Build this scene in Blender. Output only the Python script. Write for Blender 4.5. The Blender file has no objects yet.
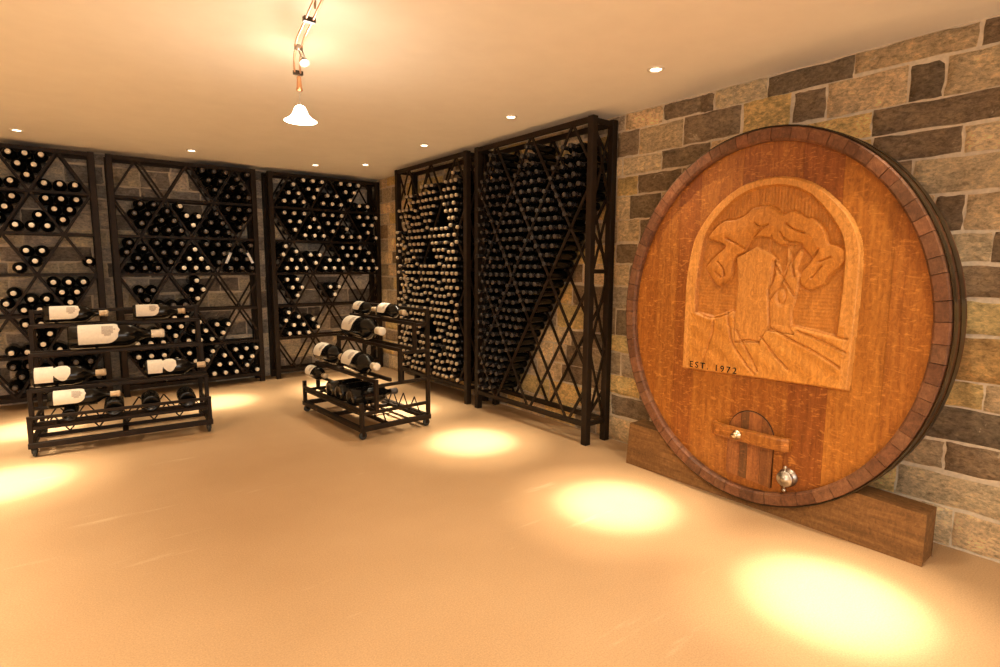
import bpy, math, random
import numpy as np
from mathutils import Vector, Matrix

PI = math.pi
SC = bpy.context.scene
COL = SC.collection
rnd = random.Random(7)

# ------------------------------------------------------------------ helpers
def tag(o, label=None, cat=None, group=None, kind=None):
    if label: o['label'] = label
    if cat: o['category'] = cat
    if group: o['group'] = group
    if kind: o['kind'] = kind
    return o

def empty(name, loc=(0, 0, 0), rz=0.0):
    o = bpy.data.objects.new(name, None)
    o.empty_display_size = 0.1
    COL.objects.link(o)
    o.location = loc
    o.rotation_euler = (0, 0, rz)
    return o

class MB:
    """collects shapes; build() links them as one mesh object"""
    def __init__(s):
        s.v, s.f, s.m, s.c, s.sm = [], [], [], [], []
        s.mi, s.col, s.smooth = 0, (1, 1, 1), False
    def add(s, vs, fs):
        b = len(s.v)
        s.v += [tuple(p) for p in vs]
        for f in fs:
            s.f.append([b + i for i in f]); s.m.append(s.mi); s.c.append(s.col); s.sm.append(s.smooth)
    def box(s, x0, x1, y0, y1, z0, z1):
        vs = [(x, y, z) for z in (z0, z1) for y in (y0, y1) for x in (x0, x1)]
        s.add(vs, [(0, 2, 3, 1), (4, 5, 7, 6), (0, 1, 5, 4), (2, 6, 7, 3), (0, 4, 6, 2), (1, 3, 7, 5)])
    def bevbox(s, x0, x1, y0, y1, z0, z1, b):
        """box with its long vertical/horizontal edges chamfered (octagon in the two short axes)"""
        d = (x1 - x0, y1 - y0, z1 - z0)
        ax = d.index(max(d))
        lo, hi = [x0, y0, z0], [x1, y1, z1]
        a, c = [(1, 2), (2, 0), (0, 1)][ax]
        oc = [(lo[a] + b, lo[c]), (hi[a] - b, lo[c]), (hi[a], lo[c] + b), (hi[a], hi[c] - b),
              (hi[a] - b, hi[c]), (lo[a] + b, hi[c]), (lo[a], hi[c] - b), (lo[a], lo[c] + b)]
        vs = []
        for e in (lo[ax], hi[ax]):
            for p, q in oc:
                w = [0, 0, 0]; w[ax] = e; w[a] = p; w[c] = q
                vs.append(w)
        s.add(vs, [[i, (i + 1) % 8, 8 + (i + 1) % 8, 8 + i] for i in range(8)] + [list(range(7, -1, -1)), list(range(8, 16))])
    def bar(s, p0, p1, w, d, up=(0, 1, 0)):
        """rectangular bar from p0 to p1: d across 'up', w the other way"""
        p0, p1, up = Vector(p0), Vector(p1), Vector(up)
        t = (p1 - p0).normalized()
        u = (up - t * up.dot(t)).normalized()
        n = t.cross(u)
        vs = []
        for p in (p0, p1):
            for a, b in ((-1, -1), (1, -1), (1, 1), (-1, 1)):
                vs.append(p + n * (w / 2 * a) + u * (d / 2 * b))
        s.add(vs, [(0, 1, 5, 4), (1, 2, 6, 5), (2, 3, 7, 6), (3, 0, 4, 7), (3, 2, 1, 0), (4, 5, 6, 7)])
    def tube(s, pts, r, n=8):
        pts = [Vector(p) for p in pts]
        rings = []
        u = None
        for i, p in enumerate(pts):
            t = (pts[min(i + 1, len(pts) - 1)] - pts[max(i - 1, 0)]).normalized()
            if u is None:
                u = t.orthogonal().normalized()
            u = (u - t * u.dot(t)).normalized()
            w = t.cross(u)
            rings.append([p + (u * math.cos(2 * PI * k / n) + w * math.sin(2 * PI * k / n)) * r for k in range(n)])
        s._rings(rings, True)
    def _rings(s, rings, caps):
        n = len(rings[0])
        vs = [q for rg in rings for q in rg]
        fs = [[i * n + k, i * n + (k + 1) % n, (i + 1) * n + (k + 1) % n, (i + 1) * n + k]
              for i in range(len(rings) - 1) for k in range(n)]
        if caps:
            fs.append(list(range(n))[::-1]); fs.append([(len(rings) - 1) * n + k for k in range(n)])
        s.add(vs, fs)
    def lathe(s, prof, origin=(0, 0, 0), axis=(0, 0, 1), n=16, caps=True):
        """prof: (radius, distance along the axis)"""
        a = Vector(axis).normalized(); o = Vector(origin)
        u = a.orthogonal().normalized(); w = a.cross(u)
        rings = [[o + a * h + (u * math.cos(2 * PI * k / n) + w * math.sin(2 * PI * k / n)) * max(r, 1e-4) for k in range(n)] for r, h in prof]
        s._rings(rings, caps)
    def mesh(s, name, mats):
        me = bpy.data.meshes.new(name)
        me.from_pydata(s.v, [], s.f)
        for m in (mats if isinstance(mats, (list, tuple)) else [mats]):
            me.materials.append(m)
        me.polygons.foreach_set('material_index', s.m)
        me.polygons.foreach_set('use_smooth', s.sm)
        if any(c != (1, 1, 1) for c in s.c):
            ca = me.color_attributes.new('tone', 'FLOAT_COLOR', 'CORNER')
            buf = []
            for f, c in zip(s.f, s.c):
                buf += [c[0], c[1], c[2], 1.0] * len(f)
            ca.data.foreach_set('color', buf)
        me.update()
        return me
    def build(s, name, mats, parent=None, loc=None, rz=None):
        o = bpy.data.objects.new(name, s.mesh(name, mats))
        COL.objects.link(o)
        if parent: o.parent = parent
        if loc is not None: o.location = loc
        if rz is not None: o.rotation_euler = (0, 0, rz)
        return o

ONES = 'zeroth first second third fourth fifth sixth seventh eighth ninth tenth eleventh twelfth thirteenth fourteenth fifteenth sixteenth seventeenth eighteenth nineteenth'.split()
def nth(i):
    if i < 20: return ONES[i]
    t = {2: 'twent', 3: 'thirt', 4: 'fort'}[i // 10]
    return t + 'ieth' if i % 10 == 0 else t + 'y-' + ONES[i % 10]

# ------------------------------------------------------------------ materials
def srgb(r, g, b):
    f = lambda c: (c / 255) / 12.92 if c / 255 <= 0.04045 else ((c / 255 + 0.055) / 1.055) ** 2.4
    return (f(r), f(g), f(b))

class NT:
    def __init__(s, name):
        s.mat = bpy.data.materials.new(name); s.mat.use_nodes = True
        s.t = s.mat.node_tree; s.n = s.t.nodes; s.l = s.t.links
        s.b = s.n['Principled BSDF']
    def new(s, typ, **kw):
        n = s.n.new(typ)
        for k, v in kw.items(): setattr(n, k, v)
        return n
    def set(s, **kw):
        for k, v in kw.items():
            s.b.inputs[k.replace('_', ' ')].default_value = v
    def coords(s, scale=(1, 1, 1), kind='Object'):
        tc = s.new('ShaderNodeTexCoord'); mp = s.new('ShaderNodeMapping')
        mp.inputs['Scale'].default_value = scale
        s.l.new(tc.outputs[kind], mp.inputs['Vector'])
        return mp.outputs[0]
    def noise(s, vec, scale, detail=4, rough=0.55, dist=0.0):
        n = s.new('ShaderNodeTexNoise')
        n.inputs['Scale'].default_value = scale; n.inputs['Detail'].default_value = detail
        n.inputs['Roughness'].default_value = rough; n.inputs['Distortion'].default_value = dist
        s.l.new(vec, n.inputs['Vector'])
        return n.outputs['Fac']
    def ramp(s, fac, stops):
        r = s.new('ShaderNodeValToRGB')
        e = r.color_ramp.elements
        while len(e) < len(stops): e.new(0.5)
        for el, (p, c) in zip(e, stops):
            el.position = p; el.color = (*c, 1) if len(c) == 3 else c
        s.l.new(fac, r.inputs[0])
        return r.outputs[0]
    def mix(s, a, b, fac, mode='MIX'):
        m = s.new('ShaderNodeMix', data_type='RGBA', blend_type=mode)
        for sock, val in ((m.inputs[0], fac), (m.inputs[6], a), (m.inputs[7], b)):
            if hasattr(val, 'links'): s.l.new(val, sock)
            elif isinstance(val, (int, float)): sock.default_value = val
            else: sock.default_value = (*val, 1)
        return m.outputs[2]
    def color(s, sock): s.l.new(sock, s.b.inputs['Base Color'])
    def bump(s, h, strength=0.3, dist=0.01):
        b = s.new('ShaderNodeBump'); b.inputs['Strength'].default_value = strength; b.inputs['Distance'].default_value = dist
        s.l.new(h, b.inputs['Height']); s.l.new(b.outputs[0], s.b.inputs['Normal'])
    def attr(s, name='tone'):
        a = s.new('ShaderNodeVertexColor'); a.layer_name = name
        return a.outputs['Color']

def plain(name, col, rough=0.5, metal=0.0, noise=0.12, nscale=30, bump=0.0, spec=0.5, coat=0.0):
    m = NT(name)
    v = m.coords()
    f = m.noise(v, nscale)
    lo = tuple(c * (1 - noise) for c in col); hi = tuple(min(1, c * (1 + noise)) for c in col)
    m.color(m.ramp(f, [(0.3, lo), (0.7, hi)]))
    m.set(Roughness=rough, Metallic=metal, Specular_IOR_Level=spec, Coat_Weight=coat)
    if bump: m.bump(f, bump, 0.004)
    return m.mat

def emitter(name, col, strength):
    m = NT(name)
    m.set(Base_Color=(*col, 1), Emission_Color=(*col, 1), Emission_Strength=strength, Roughness=0.4)
    return m.mat

WARM = (1.0, 0.825, 0.585)

# floor: fine speckled tan flooring with faint scuffs
m = NT('floor_tan'); v = m.coords()
base = m.ramp(m.noise(v, 1.3, 4), [(0.3, (0.45, 0.29, 0.15)), (0.7, (0.50, 0.33, 0.178))])
speck = m.ramp(m.noise(v, 160, 3, 0.7), [(0.35, (0.84, 0.82, 0.80)), (0.65, (1.08, 1.08, 1.09))])
c = m.mix(base, speck, 1.0, 'MULTIPLY')
scv = m.coords((1.2, 9, 1)); m.n[-1].inputs['Rotation'].default_value = (0, 0, 0.9)
scuff = m.ramp(m.noise(scv, 0.9, 5, 0.65), [(0.62, (0, 0, 0)), (0.74, (0.28, 0.28, 0.28))])
c = m.mix(c, (0.78, 0.62, 0.42), scuff)
m.color(c); m.set(Roughness=0.62, Specular_IOR_Level=0.25); m.bump(m.noise(v, 160, 3, 0.7), 0.35, 0.003)
M_FLOOR = m.mat
M_CEIL = plain('ceiling_plaster', (0.90, 0.86, 0.79), 0.85, noise=0.02, nscale=6, spec=0.1)
M_PLASTER = plain('wall_plaster', (0.72, 0.62, 0.48), 0.9, noise=0.03, nscale=6)

# stone wall
m = NT('rough_stone'); v = m.coords()
big = m.ramp(m.noise(v, 8, 7, 0.7, .3), [(0.30, (0.60, 0.56, 0.52)), (0.46, (0.95, 0.92, 0.9)), (0.56, (1.08, 1.05, 1.0)), (0.72, (1.45, 1.36, 1.2))])
fine = m.ramp(m.noise(m.coords((1, 1, 1.8)), 34, 7, 0.75, .4), [(0.32, (0.50, 0.47, 0.44)), (0.5, (1, 1, 1)), (0.66, (1.42, 1.40, 1.36))])
c = m.mix(m.attr(), big, 1.0, 'MULTIPLY')
chips = m.ramp(m.noise(m.coords((1, 1, 1.5)), 6.5, 6, 0.7, .5), [(0.63, (0, 0, 0)), (0.65, (.6, .6, .6))])
c = m.mix(c, (0.66, 0.55, 0.39), chips); c = m.mix(c, fine, 1.0, 'MULTIPLY')
m.color(c); m.set(Roughness=0.88, Specular_IOR_Level=0.2)
m.bump(m.noise(m.coords((1, 1, 1.4)), 30, 9, 0.78, .3), 1.0, 0.03)
M_STONE = m.mat
M_MORTAR = plain('mortar', (0.62, 0.52, 0.385), 0.95, noise=0.14, nscale=45, bump=0.5, spec=0.1)

M_RACK = plain('dark_bronze_steel', (0.016, 0.0085, 0.0036), 0.55, 0.0, 0.25, 22, spec=0.22)
M_RUBBER = plain('caster_rubber', (0.03, 0.032, 0.03), 0.6, 0, 0.1)
M_STEEL = plain('brushed_steel', (0.46, 0.42, 0.37), 0.34, 1.0, 0.06)
M_BRASS = plain('pale_brass', (0.80, 0.70, 0.50), 0.25, 1.0, 0.06)
M_GLASS = plain('dark_bottle_glass', (0.0045, 0.0042, 0.0036), 0.13, 0, 0.1, spec=0.35)
M_CAPP = plain('pale_foil', (0.80, 0.72, 0.58), 0.42, 0.0, 0.05)
M_CAPT = plain('tan_foil', (0.60, 0.46, 0.29), 0.38, 0.15, 0.06)
M_CAPB = plain('black_foil', (0.05, 0.042, 0.038), 0.22, 0.3, 0.1)
M_CAPD = plain('dark_foil', (0.10, 0.085, 0.075), 0.30, 0.3, 0.1)
M_LABEL = plain('cream_label_paper', (0.82, 0.77, 0.66), 0.7, 0, 0.05, 60)
M_INK = plain('label_print', (0.50, 0.44, 0.37), 0.7, 0, 0.3, 160)
M_COPPER = plain('copper_rail', (0.75, 0.40, 0.22), 0.3, 0.9, 0.06)
M_DARKCAP = plain('dark_connector', (0.05, 0.035, 0.025), 0.4, 0.4, 0.1)
M_WHITETRIM = plain('white_trim', (0.82, 0.76, 0.66), 0.4, 0, 0.02)
M_GLARE = plain('painted_glare', (0.85, 0.85, 0.84), 0.5, 0, 0.02)
M_LAMP = emitter('downlight_glow', (1.0, 0.86, 0.62), 14)
M_BULB = emitter('halogen_bulb', (1.0, 0.88, 0.66), 14)
M_SHADE = emitter('lit_opal_glass', (1.0, 0.84, 0.60), 24)

def oak(name, dark, mid, light, flake=0.5, rough=0.42, grain=(14, 14, 0.9), attr=True):
    m = NT(name); v = m.coords(grain)
    g = m.ramp(m.noise(v, 3.2, 7, 0.62, 0.6), [(0.16, dark), (0.5, mid), (0.86, light)])
    if attr: g = m.mix(g, m.attr(), 1.0, 'MULTIPLY')
    v2 = m.coords((10, 7, 22))
    fl = m.ramp(m.noise(v2, 2.0, 3, 0.5, 2.2), [(0.56, (0, 0, 0)), (0.70, (flake, flake, flake))])
    g = m.mix(g, tuple(min(1, x * 1.7) for x in light), fl)
    v3 = m.coords((5, 5, 2.6))
    g = m.mix(g, m.ramp(m.noise(v3, 8.0, 9, 0.76, 1.6), [(0.32, (.68, .63, .58)), (0.5, (1, 1, 1)), (0.68, (1.36, 1.38, 1.42))]), 1.0, 'MULTIPLY')
    m.color(g); m.set(Roughness=rough, Specular_IOR_Level=0.35)
    m.bump(m.noise(v, 6, 6, 0.7), 0.22, 0.004)
    return m.mat
M_HEAD = oak('oiled_oak', (0.175, 0.056, 0.009), (0.295, 0.105, 0.017), (0.42, 0.178, 0.036), 0.42)
M_CARVE = oak('sanded_oak', (0.40, 0.155, 0.026), (0.50, 0.215, 0.042), (0.60, 0.285, 0.072), 0.15, 0.5, (18, 18, 1.2))
M_CHIME = oak('weathered_oak', (0.075, 0.030, 0.014), (0.155, 0.064, 0.028), (0.25, 0.115, 0.052), 0.1, 0.6, (9, 9, 9))
M_HATCH = oak('stained_oak', (0.12, 0.045, 0.018), (0.27, 0.10, 0.030), (0.42, 0.18, 0.05), 0.15, 0.5)
M_BEAM = oak('rough_beam', (0.085, 0.040, 0.013), (0.19, 0.092, 0.029), (0.33, 0.175, 0.062), 0.1, 0.7, (12, 1.0, 12), attr=False)
M_HOOP = plain('aged_hoop_steel', (0.07, 0.048, 0.026), 0.38, 0.7, 0.3, 14)
M_GAP = plain('dark_joint', (0.035, 0.015, 0.008), 0.8)

# ------------------------------------------------------------------ the room
CEIL, RX, BY = 2.40, 3.225, 6.825       # ceiling height, stone wall on +x, stone wall on +y
LX, FY = -4.2, -3.2
def slab(name, x0, x1, y0, y1, z0, z1, mat, label, cat):
    b = MB(); b.box(x0, x1, y0, y1, z0, z1)
    return tag(b.build(name, mat), label, cat, kind='structure')
slab('floor', LX, RX + .12, FY, BY + .12, -0.06, 0, M_FLOOR, 'speckled tan floor with bright pools of light', 'floor')
slab('ceiling', LX, RX + .12, FY, BY + .12, CEIL, CEIL + 0.06, M_CEIL, 'smooth cream plaster ceiling', 'ceiling')
slab('wall_left', LX - .12, LX, FY, BY, 0, CEIL, M_PLASTER, 'plain plaster wall opposite the cask', 'wall')
WY0, WY1, WZ0, WZ1 = -2.6, 1.6, 0.5, 2.2   # unseen opening added for fill light, in the wall behind the camera (x range, z range)
b = MB()
b.box(LX, WY0, FY - .12, FY, 0, CEIL); b.box(WY1, RX, FY - .12, FY, 0, CEIL)
b.box(WY0, WY1, FY - .12, FY, 0, WZ0); b.box(WY0, WY1, FY - .12, FY, WZ1, CEIL)
tag(b.build('wall_front', M_PLASTER), 'plain plaster wall with an opening added for fill light, facing the bottle racks', 'wall', kind='structure')

TONES = {'L': (0.385, 0.305, 0.19), 'D': (0.15, 0.112, 0.072), 'Y': (0.395, 0.30, 0.135), 'M': (0.225, 0.18, 0.12), 'O': (0.30, 0.195, 0.08),
         'G': (0.21, 0.175, 0.13)}
COURSES = [2.40, 2.28, 2.10, 1.965, 1.83, 1.66, 1.49, 1.34, 1.18, 1.015, 0.81, 0.68, 0.51, 0.36, 0.19, 0.0]
# stones of the right wall one can tell apart: course -> [(y_from, y_to, tone)]
KNOWN = {
 0: [(2.65, 2.34, 'L'), (2.33, 2.05, 'D'), (2.05, 1.97, 'D'), (1.96, 1.64, 'L'), (1.63, 1.20, 'D'), (1.19, 0.71, 'L'), (0.69, 0.40, 'D')],
 1: [(2.72, 2.53, 'D'), (2.52, 2.18, 'L'), (2.17, 1.79, 'D'), (1.77, 1.50, 'Y'), (1.48, 1.32, 'D'), (1.31, 0.96, 'L'), (0.95, 0.82, 'D'), (0.81, 0.35, 'L')],
 2: [(2.66, 2.34, 'L'), (2.33, 1.98, 'D'), (1.97, 1.50, 'L'), (1.48, 1.10, 'Y'), (1.09, 0.50, 'D')],
 3: [(2.71, 2.53, 'Y'), (2.52, 2.18, 'D'), (1.08, 0.73, 'D'), (0.72, 0.30, 'L')],
 4: [(2.72, 2.59, 'L'), (2.59, 2.33, 'D'), (2.32, 2.05, 'L'), (0.90, 0.40, 'L')],
 5: [(2.69, 2.50, 'L'), (2.49, 2.28, 'D'), (0.80, 0.70, 'D'), (0.69, 0.35, 'L')],
 6: [(2.70, 2.51, 'D'), (2.50, 2.25, 'L'), (0.74, 0.59, 'L'), (0.58, 0.3, 'D')],
 7: [(2.75, 2.58, 'L'), (2.57, 2.25, 'D'), (0.75, 0.35, 'D')],
 8: [(2.75, 2.50, 'G'), (2.49, 2.2, 'L'), (0.74, 0.36, 'Y')],
 9: [(2.68, 2.45, 'D'), (2.44, 2.2, 'L'), (0.84, 0.69, 'O'), (0.68, 0.38, 'O')],
 10: [(2.75, 2.52, 'Y'), (2.51, 2.2, 'D'), (0.92, 0.56, 'Y'), (0.55, 0.3, 'L')],
 11: [(2.62, 2.40, 'G'), (2.39, 2.1, 'L'), (1.0, 0.38, 'D')],
 12: [(2.80, 2.45, 'Y'), (2.44, 2.15, 'D'), (1.02, 0.68, 'M'), (0.67, 0.3, 'D')],
 13: [(2.70, 2.35, 'D'), (2.34, 2.0, 'L'), (1.05, 0.86, 'Y'), (0.85, 0.3, 'L')],
 14: [(2.85, 2.30, 'L'), (1.10, 0.62, 'L'), (0.61, 0.2, 'L')],
}
def vnoise(x, y, s=0):
    """smooth 2-D value noise"""
    xi, yi = math.floor(x), math.floor(y); fx, fy = x - xi, y - yi
    h = lambda i, j: ((math.sin(i * 127.1 + j * 311.7 + s * 74.7) * 43758.5453) % 1.0)
    fx, fy = fx * fx * (3 - 2 * fx), fy * fy * (3 - 2 * fy)
    return (h(xi, yi) * (1 - fx) + h(xi + 1, yi) * fx) * (1 - fy) + (h(xi, yi + 1) * (1 - fx) + h(xi + 1, yi + 1) * fx) * fy

def stone_wall(name, u0, u1, place, known, seed, label, grey=0.0):
    """place(u, z, d): world point at u along the wall, height z, d out of the wall"""
    r = random.Random(seed)
    b = MB(); b.smooth = True
    n_st = 0
    for k in range(15):
        z1, z0 = COURSES[k], COURSES[k + 1]
        rects = [(min(a, c), max(a, c), t) for a, c, t in known.get(k, [])]
        u = u0 + r.uniform(0, 0.2)
        while u < u1:
            w = r.uniform(0.14, 0.46)
            e = min(u + w, u1)
            hit = [q for q in rects[:len(known.get(k, []))] if q[0] < e + 0.02 and q[1] > u]
            if hit:
                e2 = min(q[0] for q in hit)
                if e2 - u > 0.09:
                    rects.append((u, e2 - 0.012, r.choice('LDYMGLLD')))
                u = max(q[1] for q in hit) + 0.012
                continue
            if e - u > 0.07:
                rects.append((u, e - 0.012, r.choice('LDYMGLLDGY')))
            u = e
        for a, c, t in rects:
            n_st += 1
            base = TONES[t]
            q = r.uniform(0.82, 1.16); wv = r.uniform(-0.05, 0.05)
            q *= 1.95; b.col = (base[0] * q * (1 + wv), base[1] * q, base[2] * q * (1 - wv)); b.mi = 0
            if grey: b.col = tuple(x * (1 - grey) + grey * g0 for x, g0 in zip(b.col, (sum(b.col) / 2.9,) * 3))
            g = r.uniform(0.004, 0.008)
            nu, nz = max(6, int((c - a) / 0.022)), 8
            zz0, zz1 = z0 + g + r.uniform(-.006, .008), z1 - g + r.uniform(-.008, .006)
            zz0 = max(zz0, 0.003); zz1 = min(zz1, CEIL - 0.008)
            vs, fs = [], []
            ph = r.uniform(0, 99); out = r.uniform(0.007, 0.016); tilt = r.uniform(-.004, .004)
            for j in range(nz + 1):
                for i in range(nu + 1):
                    fu, fz = i / nu, j / nz
                    edge = min(fu * (c - a), (1 - fu) * (c - a), fz * (zz1 - zz0), (1 - fz) * (zz1 - zz0))
                    corner = min(1, edge / 0.016)
                    d = 0.0015 + out * math.sqrt(max(0, 1 - (1 - corner) ** 2)) + (vnoise(fu * 5 + ph, fz * 4, seed) - .5) * 0.010 * corner + tilt * (fz - .5)
                    uu = a + fu * (c - a) + (vnoise(fz * 4 + ph, fu * 9, 3) - .5) * 0.010
                    z = zz0 + fz * (zz1 - zz0) + (vnoise(fu * 6 + ph, fz * 3 + 7, 5) - .5) * 0.009
                    vs.append(place(uu, min(max(z, 0.002), CEIL - 0.002), d))
            for j in range(nz):
                for i in range(nu):
                    p = j * (nu + 1) + i
                    fs.append((p, p + 1, p + nu + 2, p + nu + 1))
            b.add(vs, fs)
    b.smooth = False; b.mi = 1; b.col = (1, 1, 1)
    # mortar body behind the stones
    P = [place(u, z, d) for d in (0.0, -0.11) for z in (0, CEIL) for u in (u0, u1)]
    b.add(P, [(0, 1, 3, 2), (4, 6, 7, 5), (0, 4, 5, 1), (2, 3, 7, 6), (0, 2, 6, 4), (1, 5, 7, 3)])
    o = b.build(name, [M_STONE, M_MORTAR])
    return tag(o, label, 'wall', kind='structure')
stone_wall('wall_right', FY, BY, lambda u, z, d: (RX - d, u, z), KNOWN, 3, 'coursed rubble stone wall behind the cask and diamond racks')
stone_wall('wall_back', LX, RX, lambda u, z, d: (u, BY - d, z), {}, 11, 'coursed rubble stone wall behind the shelf racks', 0.5)  # greyer stone colour stands in for the cooler light on this wall

# ------------------------------------------------------------------ bottles
def bottle_meshes(kind, R, L, capmat, neck=0.36, nseg=16, hexa=False):
    b = MB(); b.smooth = True
    rn = R * neck
    prof = [(R * .78, 0.004), (R * .93, 0.0), (R, 0.012), (R, L * .585), (R * .97, L * .62), (R * .82, L * .67), (R * .58, L * .715), (rn * 1.08, L * .76), (rn, L * .80), (rn, L * .97)]
    b.lathe(prof, axis=(0, -1, 0), n=nseg)
    g = b.mesh(kind, M_GLASS)
    b = MB(); b.smooth = True
    rc = rn * 1.10
    f0 = .985 if kind == 'magnum_bottle' else .925          # where the pale end of the foil starts
    b.mi = 1; b.lathe([(rc * .98, L * .80), (rc, L * .81), (rc, L * .90), (rc * 1.08, L * .905), (rc * 1.08, L * f0)], axis=(0, -1, 0), n=12, caps=False)
    b.mi = 0; b.lathe([(rc * 1.08, L * f0), (rc * 1.08, L * .988), (rc * .95, L), (rc * .5, L * 1.001)], axis=(0, -1, 0), n=12)
    c = b.mesh('capsule', [capmat, M_CAPB if kind == 'wine_bottle' else M_CAPD])
    return g, c
MAG_R, MAG_L = 0.053, 0.345
STD_R, STD_L = 0.038, 0.30
MAG = {'pale': bottle_meshes('magnum_bottle', MAG_R, MAG_L, M_CAPP, 0.34), 'dark': bottle_meshes('magnum_bottle', MAG_R, MAG_L, M_CAPD, 0.34)}
STD = {'pale': bottle_meshes('wine_bottle', STD_R, STD_L, M_CAPT, 0.37), 'dark': bottle_meshes('wine_bottle', STD_R, STD_L, M_CAPB, 0.40)}

def place_bottle(kind, meshes, loc, rz, label, group):
    o = bpy.data.objects.new(kind, meshes[0]); COL.objects.link(o)
    o.location = loc; o.rotation_euler = (0, rnd.uniform(-3, 3), rz)
    o.rotation_mode = 'XYZ'; o.rotation_euler = (0, 0, rz)
    c = bpy.data.objects.new('capsule', meshes[1]); COL.objects.link(c); c.parent = o
    tag(o, label, 'bottle', group)
    return o

# ------------------------------------------------------------------ wall racks
HW = 0.2225
def lattice_lines(x_tops, x0, x1, zb, zt, slope):
    """both families of diagonals through the top nodes, clipped to the frame: [(xa, za, xb, zb)]"""
    out = []
    step = x_tops[1] - x_tops[0]
    for s in (1, -1):
        for j in range(-14, 15):
            xt = x_tops[0] + j * step
            # x = xt + s*(zt-z)/slope
            pts = []
            for z in (zt, zb):
                x = xt + s * (zt - z) / slope
                pts.append((x, z))
            (xa, za), (xb, zz) = pts
            lo, hi = 0.0, 1.0
            dx = xb - xa
            for bound, sg in ((x0, 1), (x1, -1)):
                fa, fb = sg * (xa - bound), sg * (xb - bound)
                if fa < 0 and fb < 0: lo, hi = 1, 0; break
                if fa < 0: lo = max(lo, fa / (fa - fb))
                elif fb < 0: hi = min(hi, fa / (fa - fb))
            if hi - lo > 0.03:
                out.append((xa + dx * lo, za + (zz - za) * lo, xa + dx * hi, za + (zz - za) * hi))
    return out

def make_rack(label, origin, rz, W, D, x_tops, zb, zt, dz, shelves, group, glares=()):
    H, P = 2.36, 0.052
    root = tag(empty('wine_rack', origin, rz), label, 'wine rack', group)
    for x in (0, W - P):
        for y in (0, D - P):
            b = MB(); b.bevbox(x, x + P, y, y + P, 0, H, 0.003); b.build('post', M_RACK, root)
    for y in (0.006, D - 0.036):
        b = MB(); b.bevbox(P, W - P, y, y + 0.03, H - 0.04, H - 0.002, 0.002); b.build('top_rail', M_RACK, root)
        b = MB(); b.bevbox(P, W - P, y, y + 0.03, zb - 0.026, zb + 0.012, 0.002); b.build('bottom_rail', M_RACK, root)
    for x in (0.012, W - 0.040):
        b = MB()
        for z in (H - 0.04, zb - 0.02, 1.27):
            b.box(x, x + 0.028, P, D - P, z, z + 0.03)
        z = zb
        seg = (H - 0.05 - zb) / 4
        for k in range(4):
            b.bar((x + .014, P, z + .02), (x + .014, D - P, z + seg), 0.016, 0.012, (1, 0, 0))
            b.bar((x + .014, D - P, z + .02), (x + .014, P, z + seg), 0.016, 0.012, (1, 0, 0))
            z += seg
        b.build('side_brace', M_RACK, root)
    lines = lattice_lines(x_tops, P - .004, W - P + .004, zb, zt, dz / HW)
    for nm, y in (('front_lattice', 0.016), ('rear_lattice', D - 0.016)):
        b = MB()
        for xa, za, xb, zz in lines:
            b.bar((xa, y, za), (xb, y, zz), 0.019, 0.012, (0, 1, 0))
        b.build(nm, M_RACK, root)
    if shelves:
        for k in range(1, 6):
            z = zt - k * dz
            b = MB()
            b.box(P, W - P, 0.004, 0.030, z - 0.012, z + 0.012)
            b.box(P, W - P, D - 0.034, D - 0.008, z - 0.012, z + 0.012)
            x = x_tops[0] + (HW if k % 2 else 0) - 2 * HW
            while x < W - P:
                if x > P: b.box(x - .008, x + .008, 0.03, D - 0.034, z - 0.010, z + 0.008)
                x += 2 * HW
            b.build('shelf', M_RACK, root)
    for (xa, za, xb, zz) in glares:
        b = MB(); b.bar((xa, 0.004, za), (xb, 0.004, zz), 0.026, 0.004, (0, 1, 0))
        tag(b.build('glare_strip', M_GLARE, root), 'white painted glare strip on a lattice bar')  # white strip paints a glare on the bar as colour
    return root

YF, XF = 6.532, 2.94
RACK_D = 0.262
BZ = dict(zb=0.095, zt=2.345, dz=0.375)
g_sh = 'shelf racks against the back wall'
back = []   # (name for labels, origin x, width, apex list)
back.append(('far', -1.044, 1.344, [0.182, 0.627, 1.072]))
back.append(('middle', 0.385, 1.344, [0.247, 0.69, 1.135]))
back.append(('corner', 1.855, 1.350, [0.25, 0.695, 1.14]))
lab = {'far': 'tall dark steel rack with triangular bins, farthest of three from the room corner',
       'middle': 'tall dark steel rack with triangular bins, middle one of three on the back wall',
       'corner': 'tall dark steel rack with triangular bins, back wall beside the room corner'}
for nm, ox, W, tops in back:
    glares = ()
    if nm == 'middle':
        ax = tops[2]; z2 = 2.345 - 2 * .375
        glares = [(ax - .085, z2 - .085 * 1.685, ax - .135, z2 - .135 * 1.685 - .03), (ax + .085, z2 - .085 * 1.685, ax + .135, z2 - .135 * 1.685 - .03)]
    make_rack(lab[nm], (ox, YF, 0), 0, W, RACK_D, tops, shelves=True, group=None, glares=glares, **BZ)

RZ = dict(zb=0.16, zt=2.335, dz=0.3625)
ROTR = -PI / 2
make_rack('tall dark steel diamond lattice rack beside the room corner, full of tan capped bottles', (XF, 5.619, 0), ROTR, 1.385, RACK_D, [0.297, 0.745, 1.195], shelves=False, group=None, **RZ)
make_rack('tall dark steel diamond lattice rack standing beside the cask, its lower bins empty', (XF, 4.11, 0), ROTR, 1.41, RACK_D, [0.30, 0.75, 1.20], shelves=False, group=None, **RZ)

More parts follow.
